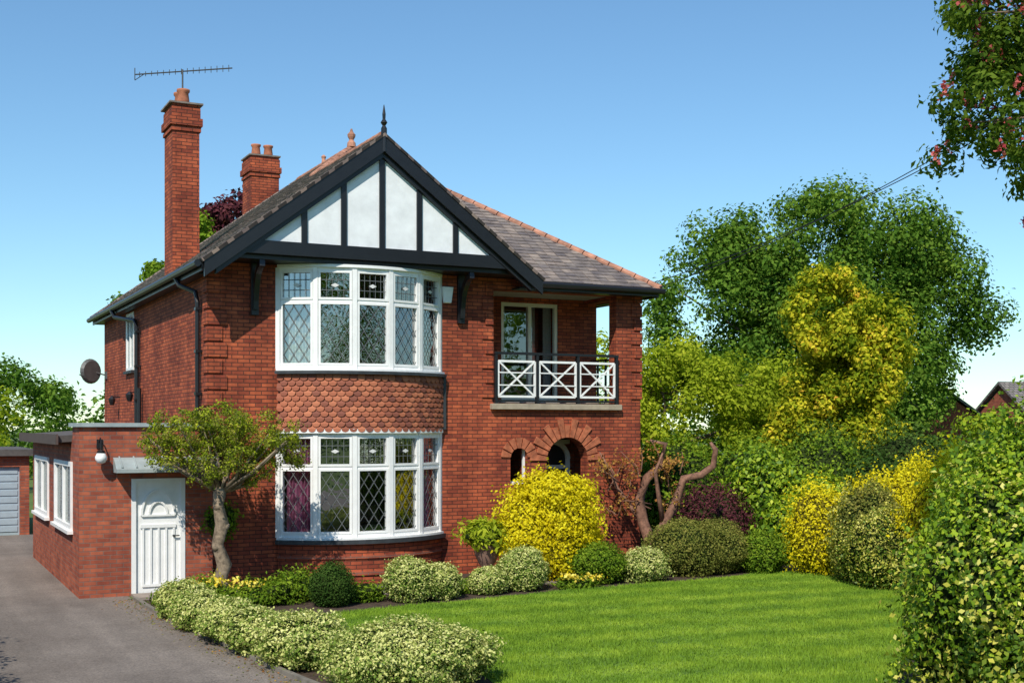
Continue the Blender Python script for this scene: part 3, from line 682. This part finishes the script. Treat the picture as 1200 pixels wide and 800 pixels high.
lp=MB(); lp.tube([(-1.98,-.4,2.72),(-1.98,-.5,2.8),(-1.98,-.58,2.72),(-1.98,-.58,2.55)],.015,6); lp.lathe((-1.98,-.58,2.5),[(.03,.1),(.07,.08),(.07,.04)],10); lp.box(-2.03,-1.93,-.42,-.40,2.62,2.78); lp.build('lamp_bracket',BLACK,H)
lp=MB(); lp.lathe((-1.98,-.58,2.36),[(.02,0),(.07,.02),(.1,.08),(.1,.12),(.07,.18),(.04,.2)],14); lp.build('lamp_globe',WHITE,H,smooth=True)
# ------------------------------------------------------------------ garage
G=empty('garage'); g=MB(); wall(g,'x',13.8,.3,-6.2,-1.8,0,2.2,[(-4.6,-2.05,0,1.9)]); g.box(-6.2,-5.9,14.1,19,0,2.2); g.box(-2.1,-1.8,14.1,19,0,2.2); g.build('walls',BRICK2,G)
g=MB(); g.box(-6.35,-1.65,13.6,19.1,2.2,2.38); g.build('roof',FELT,G)
g=MB(); g.box(-4.6,-2.05,13.9,13.94,0,1.9)
for i in range(9): g.box(-4.55,-2.1,13.88,13.9,.1+i*.2,.24+i*.2)
g.build('garage_door',GARD,G)
# ------------------------------------------------------------------ distant houses
def farhouse(x,y,rot,w_,d_,h,rh):
    E=empty('distant_house',(x,y,0)); E.rotation_euler=(0,0,rot)
    m_=MB(); m_.box(-w_/2,w_/2,-d_/2,d_/2,0,h)
    for s_ in (-1,1):
        m_.poly([(s_*w_/2*.999,-d_/2,h),(s_*w_/2*.999,d_/2,h),(s_*w_/2*.999,0,h+rh*.93)])
    m_.box(w_*.2,w_*.2+.6,-.4,.4,h,h+rh+.5); m_.build('walls',BRICK2,E)
    m_=MB()
    for s_ in (-1,1):
        m_.hexa([(-w_/2-.2,s_*(d_/2+.3),h-.15),(w_/2+.2,s_*(d_/2+.3),h-.15),(w_/2+.2,0,h+rh),(-w_/2-.2,0,h+rh),(-w_/2-.2,s_*(d_/2+.3),h),(w_/2+.2,s_*(d_/2+.3),h),(w_/2+.2,0,h+rh+.15),(-w_/2-.2,0,h+rh+.15)])
    m_.build('roof',ROOFG,E)
    m_=MB()
    for q in (-.3,.0,.3): m_.box(q*w_-.5,q*w_+.5,-d_/2-.03,-d_/2,h*.45,h*.85)
    m_.build('windows',WHITE,E)
farhouse(46.0,26.5,radians(50),5,5,2.6,2.0); farhouse(54.5,26.0,radians(-15),8,7,3.0,2.4)
# ------------------------------------------------------------------ TREES
tree('round_leaved_tree',(36,24.3,0),.5,11,[(35.5,24.5,10.2,5.4,5.0,4.3),(31.3,26.5,8.4,3.6,3.6,4.6),(40.0,23,8.2,3.8,3.6,4.2),(35,24,5.8,6.0,5.6,4.2),(38.6,23,11.4,2.8,2.8,2.3),(32.4,26,11.2,2.4,2.4,2.2)],420,115000,.22,L_GREEN,11,1.0,nl=30,lo=.6,flat=.9)
tree('golden_leaved_tree',(19.5,4.8,0),.16,6,[(19.3,4.9,2.6,1.8,1.8,2.0),(19.5,4.8,4.6,1.65,1.65,1.9),(19.2,4.9,6.3,1.25,1.25,1.2),(20.3,4.4,5.6,1.0,1.0,1.1)],260,56000,.14,L_GOLDT,12,.38,nl=14,lo=.6,flat=.95)
tree('yellow_green_maple',(18,13,0),.2,5,[(16.0,13.6,3.9,2.6,2.6,2.6),(19.2,11.8,3.6,2.7,2.7,2.4),(22.5,10,3.0,2.4,2.4,2.3),(14,14.5,4.6,2.0,2.0,2.2)],260,62000,.15,L_YG,13,.54,nl=18,lo=.5,flat=.95)
tree('green_hedgerow_tree',(25,12,0),.2,4,[(24,13,2.8,2.8,2.8,2.3)],50,14000,.2,L_MID,14,.7)
tree('green_hedgerow_tree',(37,10,0),.2,3,[(37,9,1.8,3.0,3,1.9),(42,7,2.0,3,3,1.9),(33,12,1.7,2.6,2.6,1.7)],90,22000,.2,L_YG,18,.6,extra=(L_MID,.4))
tree('red_flowering_chestnut_tree',(9.6,-12.9,0),.2,9,[(9.4,-12.6,8.9,2.0,1.9,1.9),(7.65,-11.75,7.1,1.1,1.05,1.1),(8.0,-11.9,8.5,1.3,1.25,1.15),(8.0,-11.85,5.75,.45,.4,.6),(9.3,-12.5,7.4,1.3,1.3,1.2)],340,60000,.095,L_CHEST,15,.28,flowers=(L_RED,420,32),nl=30,lo=.4,asp=.5,f0=.7,f1=.95)
tree('copper_beech_tree',(8.2,30.8,0),.3,10,[(8.2,30.8,11.9,1.5,1.5,1.9),(7.6,31.2,9.6,1.7,1.7,2.4)],40,9000,.22,L_PURP,16,.6)
tree('garden_tree',(5,28.5,0),.2,8,[(6.4,29.2,9.8,1.1,1.1,1.8),(4.2,28,8.0,1.4,1.4,1.9)],40,9000,.2,L_MID,17,.5)
def belt(name,pts,n,size,mat,seed,rc,nclump,nl=8,extra=None):
    tree(name,(pts[0][0],pts[0][1],0),.2,pts[0][2],pts,nclump,n,size,mat,seed,rc,nl=nl,flat=.9,extra=extra)
r_=np.random.default_rng(8)
belt('background_trees' ,[(-9.5,33,2.2,3,3,2.4),(-6,36,2.8,3,3,2.8),(-2.5,38,2.8,3,3,2.8),(-14,33,3.4,3.5,3.5,3.2)],34000,.2,L_YG,21,.7,150,extra=(L_MID,.25))
belt('background_trees',[(-13,50,4,5,4,3.2),(-7,54,3.2,5,4,2.6),(1,54,3.4,5,4,2.8)],20000,.28,L_GREEN,22,1.0,90)
blobs=[]
for i in range(34):
    th=radians(-22+i*3.0); d_=95+r_.uniform(-8,8); blobs.append((-5.26+d_*sin(th+radians(10)),-23.1+d_*cos(th+radians(10)),2.4,5,5,2.6+r_.uniform(0,2.2)))
rng=np.random.default_rng(31)
P,Nn,v,cc=clumpy(blobs,420,50000,1.5,rng,.9); fastmesh('distant_trees',leafgeo(P,Nn,.42,rng),4,[L_GREEN],v)
blobs=[]
for i in range(22): blobs.append((-48+i*4.6,-56+r_.uniform(-3,3),5.5,4.5,3,5.5+r_.uniform(-1,3)))
P,Nn,v,cc=clumpy(blobs,330,36000,1.5,rng,.9); fastmesh('tree_belt',leafgeo(P,Nn,.5,rng),4,[L_MID],v)
# umbrella tree
e=empty('umbrella_trained_tree'); rng=np.random.default_rng(41)
x0,y0=-.12,-1.5
bl=[(x0-.55,y0+.1,2.95,.85,.75,.36),(x0+.6,y0-.1,2.85,.85,.75,.38),(x0,y0,3.08,.85,.8,.34),(x0-.1,y0-.1,2.5,.95,.7,.38),(x0-1.0,y0+.2,2.65,.42,.42,.36),(x0+1.05,y0,2.55,.42,.4,.36),(x0-.3,y0-.3,2.2,.4,.4,.22),(x0+.5,y0-.2,2.25,.45,.4,.25)]
P,Nn,v,cc=clumpy(bl,330,22000,.13,rng,.8,.2,tail=.3); fastmesh('crown',leafgeo(P,Nn,.052,rng,.5),4,[L_OLIVE,L_YG],v,e,(rng.uniform(size=len(v))<.5).astype(int))
mb=MB(); tp=[(x0+.03,y0,0),(x0-.02,y0,.3),(x0+.07,y0,.6),(x0-.05,y0,.95),(x0+.03,y0,1.3),(x0-.04,y0,1.65),(x0,y0,1.95)]
mb.tube(tp,[.17,.11,.13,.10,.12,.09,.13],10)
for i,(kx,kz) in enumerate(((.1,.55),(-.1,.9),(.09,1.25),(-.07,1.6),(.08,.25))): mb.tube([(x0,y0,kz),(x0+kx*1.1,y0-.05,kz+.02),(x0+kx*1.5,y0-.08,kz+.05)],[.09,.07,.02],8)
for i in range(44):
    t=cc[rng.integers(len(cc))]; s_=Vector((x0,y0,1.85)); t=Vector(t); h_=s_.lerp(t,.45)+Vector((rng.normal()*.07,rng.normal()*.07,-.06))
    mb.tube([s_,h_,t.lerp(h_,.35),t],[.042,.026,.017,.007],6)
mb.build('trunk_and_limbs',WOODG,e,smooth=True)
bush('climbing_plant',[(.12,-.30,.35,.2,.6,1.0)],1000,.07,L_MID,42,amp=.3,rag=.15,core=CORE)
# ------------------------------------------------------------------ shrubs
bush('variegated_low_hedge',[(-1.1,-3.3,.42,.6,.52),(-1.05,-4.5,.46,.7,.5),(-.95,-5.7,.48,.7,.52),(-.8,-6.8,.52,.65,.56),(-.6,-7.9,.56,.62,.64)],52000,.045,L_VAR,51,amp=.26,f=3)
bush('variegated_shrub',[(.15,-9.7,.98,.85,.72)],30000,.042,L_VAR,52,amp=.2)
bush('clipped_box_ball',[(1.35,-3.15,.37,.37,.72)],9000,.032,L_DARK,53,amp=.06)
bush('variegated_shrub',[(2.75,-3.2,.45,.4,.74),(3.3,-3.15,.38,.38,.62)],16000,.042,L_VAR,54,amp=.16)
bush('variegated_shrub',[(4.35,-2.95,.36,.32,.48)],6000,.042,L_VAR,55)
bush('variegated_shrub',[(5.14,-2.75,.46,.42,.78)],9500,.042,L_VAR,56,amp=.16)
bush('green_shrub',[(6.9,-2.5,.5,.45,.75)],8000,.05,L_MID,57,amp=.2,rag=.1)
bush('variegated_shrub',[(7.85,-2.6,.5,.42,.6)],8000,.045,L_VAR,58,amp=.2,rag=.1)
bush('bronze_green_shrub',[(9.2,-2.1,.85,.7,1.1),(10.0,-2.0,.75,.7,1.05)],26000,.045,L_OLIVE,59,amp=.14)
bush('green_shrub',[(10.9,-2.4,.55,.5,.8)],8000,.055,L_MID,60,amp=.2,rag=.1)
bush('golden_shrub',[(6.35,-1.55,.95,.8,1.75,.2),(6.45,-1.5,.7,.6,.6,1.45),(5.95,-1.6,.55,.5,.8,.25),(6.9,-1.6,.5,.5,.9,.3)],36000,.07,L_GOLD,61,core=CORE2,amp=.28,rag=.13)
bush('purple_berberis_shrub',[(11.3,-.1,.85,.7,1.6)],12000,.06,L_PURP,62,amp=.24,rag=.12)
bush('laurel_shrub',[(12.9,.2,.9,.8,2.3),(13.9,-.6,.8,.7,1.9),(12.6,-1.3,.7,.6,1.2)],22000,.12,L_GLOSS,63,amp=.28,rag=.14)
bush('garden_hedge',[(11.0,3.6,1.3,1,2.5),(12.8,3.2,1.3,1,2.6),(14.6,2.4,1.4,1,2.6),(16.0,1.6,1.3,1,2.7)],26000,.09,L_MID,64,amp=.18,rag=.1)
bush('dark_yew_hedge',[(16.6,2.0,1.3,1,2.8),(18.4,.8,1.6,1.2,2.9),(20.2,-.4,1.6,1.2,2.8),(15.2,-.9,1.0,.9,2.3)],28000,.09,L_DARK,65,amp=.2,rag=.1)
bush('golden_privet_hedge',[(11.75,-3.3,.7,.65,1.75),(12.2,-4.2,.6,.6,1.95),(13.2,-4.4,.8,.7,2.3)],26000,.06,L_GOLD,66,core=CORE2,amp=.24,rag=.12)
bush('bronze_green_shrub',[(11.6,-4.8,.75,.7,1.85),(11.2,-5.6,.6,.6,1.5)],24000,.05,L_VARY,67,amp=.2,mat2=L_OLIVE)
bush('golden_shrub',[(12.0,-6.6,.9,.8,2.5)],16000,.07,L_GOLD,68,core=CORE2,amp=.24,rag=.1)
bush('vine_leaved_shrub',[(9.6,-9.9,1.15,1.0,2.7),(8.6,-11.0,.9,.9,2.5)],30000,.10,L_GLOSS,69,amp=.26,rag=.12)
bush('euonymus_shrub',[(5.55,-13.7,1.12,1.15,2.5),(6.75,-13.2,1.4,1.2,3.25),(6.1,-13.5,1.0,1.0,2.95),(5.4,-14.1,.8,.7,1.6)],90000,.068,L_VARY,70,amp=.34,f=4.5,rag=.075,asp=.65,mat2=L_GLOSS,bias=-.05)
bush('boundary_hedge',[(-6.0,-9+i*1.6,1.05,1.1,2.5) for i in range(14)],36000,.09,L_DARK,71,amp=.1)
bush('bedding_plants',[(-.9,-2.0,.4,.3,.35),(.4,-2.5,.5,.35,.4),(1.0,-2.3,.4,.35,.5),(.0,-2.6,.35,.3,.3),(2.0,-2.9,.4,.25,.3),(6.1,-3.0,.35,.22,.2),(-.4,-1.6,.3,.3,.4),(3.9,-2.6,.4,.25,.22)],14000,.075,L_MID,72,amp=.35,rag=.25,asp=.4)
rng=np.random.default_rng(73)
def scatter(name,spots,n,size,mat):
    c=np.array(spots)[rng.integers(len(spots),size=n)]; P=c[:,:3]+rng.normal(size=(n,3))*c[:,3:4]*np.array([1,1,.35])
    P[:,2]=np.maximum(P[:,2],.04); fastmesh(name,leafgeo(P,unit(rng.normal(size=(n,3))+np.array([0,-.4,.8])),size,rng,.9),4,[mat],rng.uniform(size=n))
scatter('yellow_flowers',[(-.85,-2.4,.38,.12),(-.3,-2.3,.42,.14),(.1,-2.6,.38,.12),(6.1,-3.1,.2,.1),(5.9,-3.1,.25,.07),(6.5,-3.05,.2,.08)],420,.06,L_FLOW)
# gnarled tree
e=empty('gnarled_apple_tree'); bx,by=9.3,-.8
def q(u,v,dd=0): 
    r=(u-765)/55.; return (bx+.894*r+.448*dd,by-.448*r+.894*dd,3-(v-500)/55.)
mb=MB(); mb.tube([q(768,665),q(762,640),q(752,612,.05),q(748,585,.1),q(757,560,.1),q(772,545),q(778,520),q(760,516)],[.15,.13,.12,.11,.10,.085,.06,.03],9)
mb.tube([q(764,645),q(775,615,-.1),q(790,585,-.2),q(798,560,-.2),q(818,556,-.25),q(832,545,-.25),q(834,526,-.3),q(828,518,-.3)],[.11,.10,.09,.085,.08,.07,.06,.03],9)
mb.tube([q(752,612,.05),q(735,590,.2),q(722,572,.2),q(712,548,.2),q(702,530,.3)],[.07,.055,.045,.03,.015],7)
mb.tube([q(775,615,-.1),q(768,580,-.3),q(764,552,-.35),q(772,530,-.4)],[.06,.05,.04,.02],7)
rng=np.random.default_rng(81); tips=[]
for i in range(34):
    s_=Vector(q(rng.uniform(705,800),rng.uniform(545,610),rng.normal()*.2)); t=s_+Vector((rng.normal()*.35-.15,rng.normal()*.25,rng.uniform(.1,.6))); mb.tube([s_,s_.lerp(t,.5)+Vector((.04,0,.03)),t],[.018,.013,.005],5); tips+= [s_.lerp(t,f_) for f_ in (.5,.75,1)]
mb.build('trunk_and_limbs',WOODR,e,smooth=True)
T=np.array([tuple(t) for t in tips]); P=T[rng.integers(len(T),size=1100)]+rng.normal(size=(1100,3))*.07
fastmesh('leaves',leafgeo(P,unit(rng.normal(size=(1100,3))+np.array([0,0,.5])),.07,rng),4,[L_COP],rng.uniform(size=1100),e)
e=empty('garden_urn_planter'); mb=MB(); mb.lathe((5.05,-1.42,.03),[(.2,0),(.2,.06),(.1,.1),(.08,.25),(.16,.34),(.23,.5),(.26,.66),(.29,.7),(.25,.7)],18); mb.build('urn',plain('urn_stone',(.20,.12,.09),.8,.2),e,smooth=True)
bush('x',[(5.0,-1.42,.38,.36,.5,.70)],1300,.13,L_YG,91,amp=.35,rag=.22,parent=e,asp=.4)
e=empty('utility_pole'); mb=MB(); mb.tube([(12.2,-9.5,0),(12.2,-9.5,9.2)],[.13,.1],10); mb.box(11.7,12.7,-9.55,-9.45,8.7,8.8); mb.build('pole',WOOD,e)
mb=MB()
for o in (0,.35):
    a=Vector((9.6,-.35,6.0+o*.4)); b2=Vector((11.85+o,-9.5,8.8)); pts=[]
    for i in range(17):
        f_=i/16; p=a.lerp(b2,f_); p.z-=.35*4*f_*(1-f_)*.9; pts.append(p)
    mb.tube(pts,.009,5)
mb.build('overhead_wires',BLACK,e)
